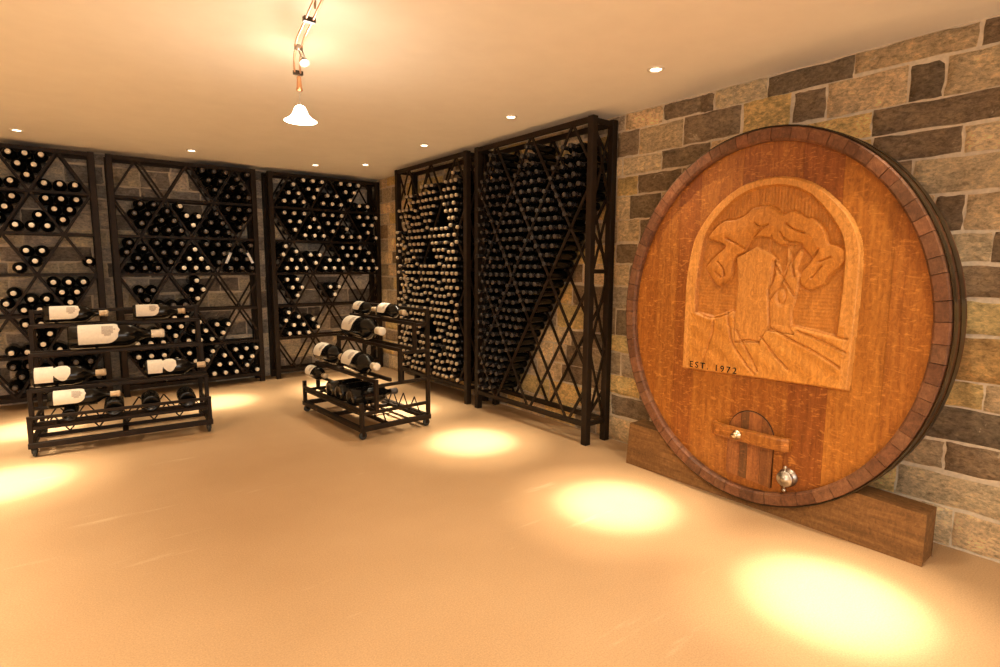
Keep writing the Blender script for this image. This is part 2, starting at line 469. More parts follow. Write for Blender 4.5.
# ---- magnums in the triangular bins.  cell: (band, 'u'|'d', node number, rows bottom-first, capsule)
# node number counts the nodes of the apex level from the far side; -1 = the half bin at the far post
d = 2 * MAG_R + 0.003
def cell_spots(kind, xa, z_low):
    if kind == 'u':
        z0 = z_low + 0.0125 + MAG_R
        return [[(xa + i * d, z0) for i in (-1, 0, 1)], [(xa + i * d, z0 + .866 * d) for i in (-.5, .5)], [(xa, z0 + 1.732 * d)]]
    ha = math.atan(HW / .375)
    z0 = z_low + (MAG_R + 0.011) / math.sin(ha)
    sx, sz = d * 0.985 * math.sin(ha), d * 0.985 * math.cos(ha)
    return [[(xa, z0)], [(xa - sx, z0 + sz), (xa + sx, z0 + sz)], [(xa - 2 * sx, z0 + 2 * sz), (xa, z0 + 2 * sz), (xa + 2 * sx, z0 + 2 * sz)]]
FU, FD = ('111', '11', '1'), ('1', '11', '111')
CELLS = {
 'far': [(0, 'u', 1, ('111', '00', '0'), 'pale'), (0, 'd', 2, FD, 'pale'), (0, 'u', 2, ('111', '00', '0'), 'pale'),
         (1, 'd', 1, FD, 'pale'), (1, 'u', 2, ('111', '01', '0'), 'pale'), (1, 'd', 2, FD, 'pale'),
         (2, 'd', 2, ('1', '11', '000'), 'pale'), (2, 'u', 1, ('001', '00', '0'), 'pale'), (2, 'd', 3, ('1', '00', '000'), 'pale'),
         (3, 'd', 2, FD, 'pale'), (3, 'u', 2, ('111', '11', '0'), 'pale'), (3, 'd', 1, ('1', '11', '000'), 'pale'),
         (4, 'd', 2, ('1', '11', '110'), 'pale'), (4, 'u', 1, ('111', '00', '0'), 'pale'), (4, 'u', 2, ('111', '00', '0'), 'pale'),
         (5, 'u', 2, FU, 'dark'), (5, 'd', 1, FD, 'dark'), (5, 'd', 2, FD, 'dark'), (5, 'u', 3, ('110', '10', '0'), 'dark')],
 'middle': [(0, 'd', 2, FD, 'dark'), (0, 'u', 2, FU, 'dark'), (0, 'd', 3, ('1', '10', '100'), 'dark'), (0, 'u', 1, ('000', '00', '0'), 'dark'),
            (1, 'd', 0, ('1', '11', '011'), 'dark'), (1, 'u', 1, FU, 'dark'), (1, 'd', 1, ('1', '11', '100'), 'pale'), (1, 'u', 2, FU, 'dark'), (1, 'd', 2, FD, 'dark'),
            (2, 'd', 0, ('0', '01', '011'), 'dark'), (2, 'u', 0, FU, 'dark'), (2, 'd', 1, FD, 'dark'), (2, 'u', 1, FU, 'pale'), (2, 'd', 2, FD, 'dark'), (2, 'u', 2, FU, 'dark'), (2, 'd', 3, ('1', '10', '100'), 'dark'),
            (3, 'd', 0, ('1', '11', '000'), 'dark'), (3, 'u', 1, ('111', '00', '0'), 'dark'), (3, 'd', 1, ('1', '11', '010'), 'pale'),
            (4, 'u', 0, ('111', '11', '0'), 'pale'), (4, 'd', 1, ('1', '11', '011'), 'pale'), (4, 'u', 1, FU, 'pale'), (4, 'd', 2, ('1', '11', '000'), 'pale'), (4, 'd', 3, ('1', '10', '000'), 'pale'),
            (5, 'd', 0, FD, 'pale'), (5, 'u', 1, FU, 'pale'), (5, 'd', 1, FD, 'pale'), (5, 'u', 2, FU, 'pale'), (5, 'd', 2, FD, 'pale'), (5, 'u', 3, ('100', '10', '0'), 'pale')],
 'corner': [(0, 'u', 0, FU, 'pale'), (0, 'd', 1, FD, 'pale'), (0, 'u', 1, ('111', '11', '0'), 'pale'), (0, 'd', 2, FD, 'pale'), (0, 'u', 2, ('110', '00', '0'), 'pale'),
            (1, 'd', 0, FD, 'pale'), (1, 'u', 1, FU, 'pale'), (1, 'd', 1, FD, 'pale'), (1, 'u', 2, ('111', '10', '0'), 'pale'), (1, 'd', 2, FD, 'pale'), (1, 'u', 3, ('100', '00', '0'), 'pale'),
            (2, 'd', 0, ('0', '01', '001'), 'pale'), (2, 'u', 0, FU, 'pale'), (2, 'd', 1, ('1', '11', '000'), 'pale'), (2, 'u', 1, ('111', '11', '0'), 'pale'), (2, 'd', 2, FD, 'pale'), (2, 'u', 2, FU, 'pale'), (2, 'd', 3, ('1', '10', '000'), 'pale'),
            (3, 'd', 0, ('1', '11', '110'), 'pale'), (3, 'd', 1, ('1', '11', '000'), 'pale'),
            (4, 'd', 0, ('0', '01', '001'), 'pale'), (4, 'u', 0, FU, 'pale'), (4, 'd', 1, ('1', '10', '000'), 'pale')],
}
BAY = ['top', 'second', 'third', 'fourth', 'fifth', 'lowest']
n_mag = 0
for nm, ox, W, tops in back:
    bays = {}
    for band, kind, node, rows, cap in CELLS[nm]:
        z_low = 2.345 - (band + 1) * .375
        even = band % 2 == 0
        # level of the apex: top level for 'u', lower level for 'd'
        lev_even = even if kind == 'u' else not even
        xa = tops[0] + (node if lev_even else node - 0.5) * 2 * HW
        if not lev_even and kind == 'd' and False: pass
        for ri, (mask, spots) in enumerate(zip(rows, cell_spots(kind, xa, z_low))):
            for on, (x, z) in zip(mask, spots):
                lo_, hi_ = 0.052 + MAG_R + .001, W - 0.052 - MAG_R - .001
                if on == '1' and lo_ - .06 < x < hi_ + .06:
                    x = min(max(x, lo_), hi_)
                    h = z - z_low
                    row = 'lower' if h < .14 else ('middle' if h < .24 else 'upper')
                    bays.setdefault(band, {}).setdefault(row, []).append((x, z, cap))
    for band, rows in bays.items():
        for row, lst in rows.items():
            lst.sort(reverse=True)
            for i, (x, z, cap) in enumerate(lst):
                if nm == 'far' and ox + x < -0.43: continue      # wholly outside the frame
                which = 'only one' if len(lst) == 1 else nth(i + 1) + ' from corner end'
                place_bottle('magnum_bottle', MAG[cap], (ox + x, 6.782 + rnd.uniform(-.008, .004), z), 0,
                             f'{cap}-capped magnum bottle, {which}, {row} row, {BAY[band]} bay down, {nm} back-wall rack' if band not in (0, 5) else
                             f'{cap}-capped magnum bottle, {which}, {row} row, {BAY[band]} bay, {nm} back-wall rack',
                             f'magnums in the {nm} back-wall rack')
                n_mag += 1

# ---- standard bottles in the diamond racks
HA = math.atan(HW / RZ['dz'])
SIDE = math.hypot(HW, RZ['dz'])
def diamond_spots(tops, W, keep):
    """hexagon-like stacking inside every diamond of the lattice; local (x, z)"""
    s_ = (SIDE * math.sin(2 * HA) - 2 * (STD_R + 0.009)) / 4 / math.sin(2 * HA)
    off = (STD_R + 0.009) / math.sin(HA)
    out = []
    for lev in range(2, 9):
        zn = RZ['zt'] - lev * RZ['dz']
        for j in range(-2, 5):
            xn = tops[0] + (j + (0.5 if lev % 2 else 0)) * 2 * HW
            for a in range(5):
                for c in range(5):
                    x = xn + (a - c) * s_ * math.sin(HA)
                    z = zn + off + (a + c) * s_ * math.cos(HA)
                    if 0.052 + STD_R < x < W - 0.052 - STD_R and RZ['zb'] + 0.012 + STD_R < z < 2.31 - STD_R and keep(x, z, xn, zn, a, c):
                        out.append((x, z))
    return out
rB = random.Random(5)
colB = [rB.uniform(2.16, 2.27) for _ in range(40)]
def keepB(x, z, xn, zn, a, c):
    # nothing below the diagonal that climbs from the bottom rail towards the cask
    if z < 0.16 + (x - 0.30) * RZ['dz'] / HW: return False
    return z < colB[int(x / 0.09)]
rA = random.Random(9)
colA = [rA.uniform(2.10, 2.27) for _ in range(40)]
def keepA(x, z, xn, zn, a, c):
    if z > colA[int(x / 0.1)]: return False
    if x < 0.30 and z > 1.93: return False                    # the empty corner bin at the top
    cell = (round(xn, 2), round(zn, 2))
    k = int((math.sin(cell[0] * 91.7 + cell[1] * 47.3) * 999) % 9)
    if x < 0.28 and 1.05 < z < 1.75 and (a + c) > 5: return False
    if k == 0 and a + c >= 6: return False
    if k == 1 and a >= 4: return False
    if k == 2 and c >= 4: return False
    return True
cam_pos = Vector((0, 0, 1.32375))
allstd = []
for rk, y0, W, tops, keep in (('B', 4.11, 1.41, [0.30, 0.75, 1.20], keepB), ('A', 5.619, 1.385, [0.297, 0.745, 1.195], keepA)):
    pts = diamond_spots(tops, W, keep)
    pts.sort(key=lambda p: p[1])
    rows, last = [], -9
    for x, z in pts:
        if z - last > 0.034: rows.append([])
        rows[-1].append((x, z)); last = z
    for ri, row in enumerate(rows):
        row.sort(reverse=True)                                 # largest local x = nearest the cask
        for i, (x, z) in enumerate(row):
            wx, wy = 3.195 + rnd.uniform(-.012, .004), y0 - x
            cap = ('dark' if rB.random() < 2 else 'pale') if rk == 'B' else ('pale' if rB.random() < 0.95 else 'dark')
            dist = (Vector((2.95, wy, z)) - cam_pos).length
            allstd.append((dist, rk, ri, i, len(row), (wx, wy, z), cap))
allstd.sort(key=lambda t: t[0])
for dist, rk, ri, i, n, loc, cap in allstd[:300]:
    place_bottle('wine_bottle', STD[cap], loc, ROTR,
                 f'{cap}-capped wine bottle, {nth(i + 1)} from the cask end, {nth(ri + 1)} row up, diamond rack ' + ('beside cask' if rk == 'B' else 'beside corner'),
                 'wine bottles in the diamond rack beside the cask' if rk == 'B' else 'wine bottles in the diamond rack beside the corner')
# all the smaller-looking ones: one mass
rest = allstd[300:]
b = MB(); b.smooth = True
protos = {}
for cap in ('pale', 'dark'):
    p = MB(); rn_ = STD_R * (.37 if cap == 'pale' else .40); R, L = STD_R, STD_L
    p.lathe([(R * .9, 0), (R, 0.012), (R, L * .6), (R * .8, L * .68), (rn_, L * .78), (rn_, L * .8)], axis=(0, -1, 0), n=10)
    ng = len(p.f)
    p.lathe([(rn_ * 1.1, L * .80), (rn_ * 1.1, L * .925)], axis=(0, -1, 0), n=8)
    nd = len(p.f)
    p.lathe([(rn_ * 1.1, L * .925), (rn_ * 1.1, L * .988), (rn_ * .95, L)], axis=(0, -1, 0), n=8)
    protos[cap] = (p.v, p.f, ng, nd)
for dist, rk, ri, i, n, loc, cap in rest:
    vs, fs, ng, nd = protos[cap]
    W_ = [(loc[0] + y, loc[1] - x, loc[2] + z) for x, y, z in vs]
    b.mi = 0; b.add(W_, fs[:ng])
    base = len(b.v) - len(vs)
    for q_, f in enumerate(fs[ng:]):
        b.mi = 1 if cap == 'pale' and q_ + ng >= nd else 2
        b.f.append([base + q for q in f]); b.m.append(b.mi); b.c.append((1, 1, 1)); b.sm.append(True)
tag(b.build('racked_wine_bottles', [M_GLASS, M_CAPT, M_CAPB]), 'mass of tan capped wine bottles filling the diamond rack beside the room corner', 'bottles', kind='stuff')

# ------------------------------------------------------------------ bottle carts
def bent_label(R, x0, x1, half_deg, round_end, notch=False, tilt_deg=35):
    """a sheet wrapped on a bottle of radius R; axis along -Y, x0..x1 distances from the base"""
    b = MB(); b.smooth = True
    nu, nv = 18, 14
    pts = {}
    L = x1 - x0
    for i in range(nu + 1):
        for j in range(nv + 1):
            fu = i / nu; fv = j / nv * 2 - 1
            lim = 1.0
            if round_end:
                arc = 0.34
                if fu > 1 - arc:
                    q = (fu - (1 - arc)) / arc
                    lim = math.sqrt(max(0.0, 1 - q * q))
            if notch and fu > 0.55:
                q = (fu - 0.55) / 0.45
                lim = 0.45 + 0.5 * math.sin(q * PI) if q < 0.75 else max(0.12, 0.80 * (1 - (q - .75) * 2.6))
            a = math.radians(half_deg) * fv * lim
            ang = math.radians(tilt_deg) + a
            rr = R * 1.012
            pts[i, j] = (-math.cos(ang) * 0 - rr * math.cos(ang), -(x0 + L * fu), rr * math.sin(ang))
    for i in range(nu):
        for j in range(nv):
            fu, fv = (i + .5) / nu, (j + .5) / nv * 2 - 1
            b.mi = 1 if (fu - .70) ** 2 / .028 + (fv - .05) ** 2 / .20 < 1 and not notch else 0
            b.add([pts[i, j], pts[i, j + 1], pts[i + 1, j + 1], pts[i + 1, j]], [(0, 1, 2, 3)])
    return b

def big_bottle(name, loc, rz, R, L, label, cat='bottle', group=None, lab=None, capmat=None, tilt=35, roll=0.0):
    """large-format bottle lying on its side: neck along local -Y"""
    neck = 0.30
    b = MB(); b.smooth = True
    rn = R * neck
    b.lathe([(R * .25, 0.016), (R * .70, 0.004), (R * .93, 0.0), (R, 0.016), (R, L * .56), (R * .985, L * .60), (R * .90, L * .65), (R * .70, L * .70), (R * .46, L * .745), (rn * 1.12, L * .79), (rn, L * .83), (rn, L * .985)], axis=(0, -1, 0), n=28)
    o = b.build(name, M_GLASS); o.location = loc; o.rotation_euler = (0, 0, rz)
    tag(o, label, cat, group)
    b = MB(); b.smooth = True
    rc = rn * 1.14
    b.lathe([(rc * .98, L * .85), (rc, L * .86), (rc, L * .94), (rc * 1.1, L * .945), (rc * 1.1, L * .985), (rc * .92, L * .999), (rc * .4, L * 1.0)], axis=(0, -1, 0), n=16)
    b.build('capsule', capmat or M_CAPT, o)
    if lab:
        lb = bent_label(R, lab[0] * L, lab[1] * L, lab[2], lab[3] == 'arch', lab[3] == 'torn', tilt)
        lb.build('paper_label', [M_LABEL, M_INK], o)
    return o

def make_cart(label, loc, rz, guard):
    root = tag(empty('bottle_cart', loc, rz), label, 'cart', None)
    L2, D = 0.565, 0.635
    T = 0.030
    def bx(nm, boxes):
        b = MB()
        for q in boxes: b.bevbox(*q, 0.003)
        return b.build(nm, M_RACK, root)
    zb0, zb1 = 0.062, 0.100
    bx('base_frame', [(-L2, L2, 0, .036, zb0, zb1), (-L2, L2, D - .036, D, zb0, zb1), (-L2, -L2 + .036, .036, D - .036, zb0, zb1), (L2 - .036, L2, .036, D - .036, zb0, zb1),
                      (-0.03, 0.006, .036, D - .036, zb0 + .004, zb1 - .004)])
    for sx in (-1, 1):
        def X(x): return (min(sx * (L2 - x), sx * (L2 - x - T)), max(sx * (L2 - x), sx * (L2 - x - T)))
        xx = X(0.004)
        for nm, y, z0, z1 in (('front_post', .004, zb1, .285), ('step_post', .130, .20, .45), ('middle_post', .345, .41, .655), ('upper_post', .480, .64, .865), ('rear_post', D - T - .002, zb1, .975)):
            bx(nm, [(*xx, y, y + T, z0, z1)])
        for y0, z in ((.034, .20), (.160, .40), (.375, .635), (.510, .85)):
            bx('end_rail', [(xx[0] + .003, xx[1] - .003, y0 - .02, D - .03, z - .012, z + .012)])
    xr = (-L2 + .006, L2 - .006)
    for nm, y0, y1, z in (('lower_tier', .010, .155, .200), ('second_tier', .130, .275, .435), ('third_tier', .345, .480, .660), ('top_tier', .480, .600, .855)):
        b = MB()
        b.bevbox(*xr, y0, y0 + .024, z - .012, z + .016, .003)
        b.bevbox(*xr, y1 - .024, y1, z - .012, z + .016, .003)
        for x in (-.40, -.16, .16, .40):
            b.box(x - .009, x + .009, y0 + .02, y1 - .02, z - .010, z + .004)
        b.build(nm, M_RACK, root)
    bx('guard_rail', [(*xr, .004, .022, guard, guard + .022)])
    bx('end_cradle', [(-L2 + .006, -.17, .135, .155, .300, .322)])
    bx('top_rail', [(*xr, D - T, D - .004, .945, .972)])
    for y, zt in ((.235, .225), (D - .08, .235)):
        b = MB(); n = 6
        for k in range(n):
            xa = -L2 + .04 + k * (2 * L2 - .08) / n; xm = xa + (2 * L2 - .08) / n / 2; xb = xa + (2 * L2 - .08) / n
            b.tube([(xa, y, zb1 + .004), (xm, y, zt)], .0055, 6); b.tube([(xm, y, zt), (xb, y, zb1 + .004)], .0055, 6)
        b.bevbox(-L2 + .03, L2 - .03, y - .012, y + .012, zb1 - .02, zb1 + .006, .002)
        b.build('zigzag_cradle', M_RACK, root)
    for sx in (-1, 1):
        for y in (.03, D - .03):
            b = MB(); x = sx * (L2 - .03)
            b.box(x - .018, x + .018, y - .014, y + .014, .052, .064)
            b.box(x - .017, x - .013, y - .012, y + .012, .026, .054); b.box(x + .013, x + .017, y - .012, y + .012, .026, .054)
            c = b.build('caster', M_RACK, root)
            b = MB(); b.smooth = True
            b.lathe([(.020, -.012), (.0285, -.010), (.031, -.004), (.031, .004), (.0285, .010), (.020, .012)], (x, y, .0315), (1, 0, 0), 18)
            b.build('wheel', M_RUBBER, c)
    return root

def on_cart(cart_loc, rz, x, y, z):
    c, s = math.cos(rz), math.sin(rz)
    return (cart_loc[0] + c * x - s * y, cart_loc[1] + s * x + c * y, z)
C1, R1 = (0.285, 4.795, 0), math.radians(-4.2)
C2, R2 = (1.645, 4.375, 0), math.radians(-87.0)
make_cart('wide dark steel tiered bottle cart on casters in front of the back wall racks', C1, R1, .262)
make_cart('dark steel tiered bottle cart on casters in the room corner, seen end-on', C2, R2, .222)
ALONG = PI / 2          # neck towards the cart's +x
def cart_bottle(ci, rz, x, y, z, R, L, label, lab=None, across=False, capmat=None, name='large_wine_bottle', group=None, tilt=35):
    loc = on_cart(ci, rz, x, y, z)
    return big_bottle(name, loc, rz + (PI if across else ALONG), R, L, label, 'bottle', group, lab, capmat, tilt)
def T(z, R): return z + .016 + R
gA, gB = 'large bottles on the wide cart', 'large bottles on the end-on cart'
cart_bottle(C1, R1, -.47, .540, T(.855, .066), .066, .40, 'large bottle with cream arched label on the top tier, far end of wide cart', (.10, .56, 62, 'arch'), group=gA)
cart_bottle(C1, R1, .09, .540, T(.855, .062), .062, .37, 'large bottle with cream arched label on the top tier, corner end of wide cart', (.06, .50, 62, 'arch'), group=gA)
cart_bottle(C1, R1, -.325, .412, T(.660, .092), .092, .62, 'very large bottle with big cream label lying on the third tier of the wide cart', (.10, .52, 66, 'arch'), group=gA, capmat=M_CAPP)
cart_bottle(C1, R1, -.535, .202, T(.435, .070), .070, .43, 'large bottle with torn pale label on the second tier, far end of wide cart', (.05, .52, 62, 'torn'), group=gA)
cart_bottle(C1, R1, .135, .202, T(.435, .066), .066, .42, 'large bottle with torn pale label on the second tier, corner end of wide cart', (.05, .50, 62, 'torn'), group=gA)
cart_bottle(C1, R1, -.445, .083, .373, .062, .42, 'large bottle with bright arched label on the lowest tier of the wide cart', (.08, .52, 62, 'arch'), group=gA)
for i, x in enumerate((-.07, .16, .40)):
    cart_bottle(C1, R1, x, .026, T(.200, .062), .062, .40, f'dark bottle lying base outwards on lowest tier of wide cart, {nth(3 - i)} from its corner end', across=True, capmat=M_CAPD, group='base-out bottles on the wide cart', name='magnum_bottle')
cart_bottle(C1, R1, -.33, .026, T(.200, .046), .046, .36, 'dark bottle lying base outwards beneath the lowest labelled bottle of the wide cart', across=True, capmat=M_CAPD, name='magnum_bottle')

cart_bottle(C2, R2, -.52, .540, T(.855, .058), .058, .36, 'large labelled bottle on the top tier of the end-on cart, at its back-wall end', (.06, .46, 60, 'arch'), group=gB, tilt=45)
cart_bottle(C2, R2, -.05, .540, T(.855, .062), .062, .38, 'large labelled bottle on the top tier of the end-on cart, at its near end', (.06, .46, 60, 'arch'), group=gB, tilt=45)
cart_bottle(C2, R2, -.43, .412, T(.660, .095), .095, .62, 'very large bottle with beige label and tan cap on the third tier of end-on cart', (.06, .40, 60, 'arch'), group=gB, tilt=45, capmat=M_CAPP)
cart_bottle(C2, R2, -.60, .202, T(.435, .082), .082, .50, 'large labelled bottle on the second tier of the end-on cart, at its back-wall end', (.06, .42, 60, 'arch'), group=gB, tilt=45)
cart_bottle(C2, R2, -.03, .202, T(.435, .082), .082, .50, 'large labelled bottle on the second tier of the end-on cart, at its near end', (.06, .44, 60, 'arch'), group=gB, tilt=45, capmat=M_CAPP)
cart_bottle(C2, R2, -.58, .086, .365, .056, .34, 'labelled bottle on the lowest tier of the end-on cart, at its back-wall end', (.06, .46, 60, 'arch'), group=gB, tilt=45)
for i, x in enumerate((-.04, .13, .34)):
    cart_bottle(C2, R2, x, .026, T(.200, .072), .072, .42, f'dark bottle lying base outwards on lowest tier of end-on cart, {nth(3 - i)} from its near end', across=True, capmat=M_CAPD, group='base-out bottles on the end-on cart', name='magnum_bottle')

# ------------------------------------------------------------------ the cask
FX = 2.86                        # front plane of the rim
CY, CZ, SA, SB = 1.462, 1.035, 0.842, 0.990
CL = lambda x, y, z: (x - FX, y - CY, z)          # world -> cask coordinates
cask = tag(empty('wine_cask', (FX, CY, 0), 0), 'huge upright oval oak cask with a carved tree panel against the stone wall', 'cask')
def oak_tone(r, lo=.78, hi=1.18):
    q = r.uniform(lo, hi); w = r.uniform(-.06, .06)
    return (q * (1 + w * .3), q * (1 - w), q * (1 - 1.6 * w))
rc_ = random.Random(21)
IN_A, IN_B = SA - .064, SB - .064
b = MB()
NS = 66
angs = [0]
while len(angs) < NS: angs.append(angs[-1] + rc_.uniform(.7, 1.3))
tot = angs[-1] + 1
angs = [2 * PI * a / tot for a in angs] + [2 * PI]
prof = [(0.046, 'i', 0.0), (0.014, 'i', 0.0), (0.002, 'i', 0.010), (0.0, 'o', -.006), (0.006, 'o', 0.0), (0.06, 'o', .006), (0.15, 'o', .009), (0.25, 'o', .000), (0.33, 'o', -.018), (0.33, 'i', 0.0)]
for k in range(NS):
    a0, a1 = angs[k] + .0015, angs[k + 1] - .0015
    b.col = oak_tone(rc_, .72, 1.22)
    jog = rc_.uniform(-.002, .002)
    rings = []
    for q in range(4):
        a = a0 + (a1 - a0) * q / 3
        rings.append([((x + (jog if x < .02 else 0)), (ra := (IN_A if s == 'i' else SA) + o) * math.cos(a), CZ + ((IN_B if s == 'i' else SB) + o) * math.sin(a)) for x, s, o in prof])
    b._rings(rings, True)
b.build('staves', M_CHIME, cask)
# head boards
bounds = [2.30, 2.09, 1.955, 1.82, 1.575, 1.268, 1.081, 0.855, 0.60]
b = MB()
tones = [(1.0, .92, .80), (1.02, .98, .88), (0.86, .74, .70), (1.08, 1.05, .90), (0.90, .80, .72), (0.74, .60, .60), (1.16, 1.18, 1.02), (1.04, 1.0, .90)]
for k in range(8):
    y1, y0 = bounds[k] - .0008, bounds[k + 1] + .0008
    b.col = tones[k]
    n = 12
    cols = []
    for i in range(n + 1):
        y = y0 + (y1 - y0) * i / n
        e = 1 - ((y - CY) / (IN_A + .004)) ** 2
        h = (IN_B + .004) * math.sqrt(max(e, 0))
        cols.append((y - CY, CZ - h, CZ + h))
    for (ya, la, ha), (yb, lb_, hb) in zip(cols[:-1], cols[1:]):
        if ha - la < .01 and hb - lb_ < .01: continue
        vs = [(x, y, z) for x in (.040, .075) for y, z in ((ya, la), (yb, lb_), (yb, hb), (ya, ha))]
        b.add(vs, [(0, 3, 2, 1), (4, 5, 6, 7), (0, 1, 5, 4), (3, 7, 6, 2)])
b.build('head_boards', M_HEAD, cask)
for x0, x1 in ((.016, .066), (.105, .165)):
    b = MB(); b.smooth = False
    n = 96
    for k in range(n):
        vs = []
        for a in (2 * PI * k / n, 2 * PI * (k + 1) / n):
            for x in (x0, x1):
                for o in (0.0, .0045):
                    bul = .0075 if x < .1 else .0105
                    vs.append((x, (SA + bul + o - .001) * math.cos(a), CZ + (SB + bul + o - .001) * math.sin(a)))
        b.add(vs, [(0, 1, 5, 4), (2, 6, 7, 3), (1, 3, 7, 5), (0, 4, 6, 2)])
    b.build('hoop', M_HOOP, cask)

# carved panel: a relief worked into the boards
OUT = [(0.901, .049), (.614, .044), (.392, .038), (.004, .026), (.003, .30), (.004, .53), (.028, .719), (.07, .837), (.18, .978), (.328, 1.070), (.488, 1.091), (.62, 1.064), (.729, 1.000), (.835, .889), (.889, .791), (.910, .687), (.912, .523), (.908, .31)]
INN = [(.074, .368), (.074, .532), (.097, .728), (.132, .845), (.237, .963), (.351, 1.033), (.490, 1.052), (.604, 1.026), (.697, .965), (.790, .848), (.838, .740), (.846, .59), (.842, .464), (.836, .300), (.652, .331), (.5, .33), (.3, .39), (.19, .345)]
CAN = [(.133, .792), (.17, .845), (.22, .882), (.28, .885), (.338, .905), (.375, .938), (.419, .945), (.46, .948), (.498, .928), (.539, .896), (.570, .908), (.603, .906), (.651, .870), (.680, .868), (.705, .854), (.735, .82), (.753, .779), (.764, .743), (.80, .735), (.84, .714), (.845, .68), (.829, .643), (.782, .598), (.765, .56), (.744, .542), (.693, .522), (.650, .549), (.648, .605), (.675, .64), (.691, .680), (.661, .717), (.641, .746), (.605, .747), (.539, .744), (.489, .779), (.428, .791), (.378, .773), (.350, .713), (.308, .694), (.290, .642), (.285, .59), (.261, .558), (.218, .525), (.19, .54), (.169, .567), (.13, .62), (.15, .66), (.196, .705), (.239, .746), (.19, .77)]
TOW = [(.411, .737), (.460, .715), (.515, .681), (.506, .662), (.504, .544), (.491, .516), (.508, .323), (.463, .232), (.326, .216), (.315, .300), (.324, .521), (.328, .539), (.309, .683)]
TRU = [(.500, .300), (.508, .323), (.491, .516), (.504, .544), (.52, .60), (.512, .66), (.54, .64), (.556, .60), (.575, .66), (.57, .74), (.59, .74), (.60, .66), (.63, .72), (.648, .70), (.625, .62), (.652, .586), (.641, .550), (.625, .445), (.614, .405), (.624, .319), (.635, .290)]
HILL = [(.02, .364), (.083, .372), (.193, .344), (.25, .375), (.272, .381), (.315, .395), (.315, .3), (.36, .15), (.46, .06), (.02, .04)]
GROOVES = [[(.506, .662), (.545, .60), (.581, .547), (.622, .490)], [(.642, .737), (.592, .662), (.561, .565), (.526, .506), (.499, .465)], [(.576, .757), (.590, .690), (.616, .586)],
           [(.488, .789), (.485, .745), (.488, .711), (.525, .672)], [(.426, .831), (.378, .773), (.361, .713)], [(.633, .605), (.699, .680), (.72, .72)], [(.445, .840), (.397, .792)], [(.535, .806), (.566, .767), (.641, .746)],
           [(.40, .86), (.43, .84), (.47, .85)], [(.20, .66), (.235, .62), (.24, .58)], [(.19, .60), (.22, .575)], [(.24, .79), (.30, .76), (.345, .73)], [(.56, .85), (.60, .82), (.65, .80)], [(.74, .64), (.70, .58)], [(.78, .68), (.73, .66)]]
FIELD = [[(.472, .264), (.545, .18), (.619, .112)], [(.638, .262), (.75, .215), (.856, .157)], [(.653, .312), (.76, .28), (.875, .233)], [(.652, .331), (.77, .31), (.878, .297)], [(.196, .330), (.19, .25), (.167, .176), (.137, .061)],
         [(.272, .381), (.295, .29), (.315, .215), (.363, .147), (.443, .064)], [(.332, .291), (.365, .23), (.393, .193), (.463, .077)], [(.509, .318), (.638, .262)], [(.083, .368), (.193, .344), (.315, .395)], [(.46, .235), (.40, .24), (.33, .22)]]
def cr(p, n=4, closed=False):
    out, L = [], len(p)
    g = (lambda i: p[i % L]) if closed else (lambda i: p[min(max(i, 0), L - 1)])
    for i in range(L if closed else L - 1):
        p0, p1, p2, p3 = g(i - 1), g(i), g(i + 1), g(i + 2)
        for k in range(n):
            t = k / n
            out.append(tuple(.5 * (2 * p1[a] + (p2[a] - p0[a]) * t + (2 * p0[a] - 5 * p1[a] + 4 * p2[a] - p3[a]) * t * t + (3 * p1[a] - p0[a] - 3 * p2[a] + p3[a]) * t ** 3) for a in (0, 1)))
    return out if closed else out + [p[-1]]
OUT = OUT[:3] + cr(OUT[3:] + OUT[:1])[:-1]
INN = cr(INN[:14]) + INN[14:]
CAN = cr(CAN, 3, True)
TRU = cr(TRU, 2, True)
NU, NV = 300, 352
UU, VV = np.meshgrid(np.linspace(-.004, .918, NU), np.linspace(.02, 1.098, NV), indexing='ij')
def seg_dist(poly, closed=True):
    P = np.array(poly); Q = np.roll(P, -1, 0) if closed else P[1:]
    if not closed: P = P[:-1]
    best = np.full(UU.shape, 9.0)
    for (ax, ay), (bx_, by_) in zip(P, Q):
        dx, dy = bx_ - ax, by_ - ay
        t = np.clip(((UU - ax) * dx + (VV - ay) * dy) / (dx * dx + dy * dy + 1e-12), 0, 1)
        best = np.minimum(best, np.hypot(UU - ax - t * dx, VV - ay - t * dy))
    return best
def inside(poly):
    c = np.zeros(UU.shape, bool)
    for (ax, ay), (bx_, by_) in zip(poly, poly[1:] + poly[:1]):
        if ay == by_: continue
        c ^= ((ay > VV) != (by_ > VV)) & (UU < (bx_ - ax) * (VV - ay) / (by_ - ay) + ax)
    return c
def raised(poly, h, w, dome=0.0, dw=.08):
    dd = np.where(inside(poly), seg_dist(poly), 0)
    t = np.clip(dd / w, 0, 1); t = t * t * (3 - 2 * t)
    return h * t + dome * np.clip(dd / dw, 0, 1)
sd_out = np.where(inside(OUT), seg_dist(OUT), -seg_dist(OUT))
H_ = np.full(UU.shape, .027)
rec = np.clip(np.where(inside(INN), seg_dist(INN), 0) / .010, 0, 1)
H_ -= .0225 * rec
H_ += rec * .0030 * np.cos(UU * 2 * PI / .0165) * (VV > .80)                         # fluted sky
H_ += rec * .0010 * np.cos(VV * 2 * PI / .018) * (VV < .62)
H_ = np.maximum(H_, .0045 + raised(CAN, .013, .0045, .008, .06))
tr = .0045 + raised(TRU, .013, .006)
ring = np.hypot((UU - .560) / 1.0, (VV - .487) / 2.0)
tr -= .009 * np.exp(-((ring - .021) / .007) ** 2)
H_ = np.where(raised(TRU, 1, .001) > 0, np.maximum(tr, np.where(inside(CAN), H_, 0)), H_)
H_ = np.where(inside(TOW), .0045 + raised(TOW, .020, .0045), H_)
low = (VV < .36) & ~inside(INN) & ~inside(TOW) & (UU > .05) & (UU < .87)
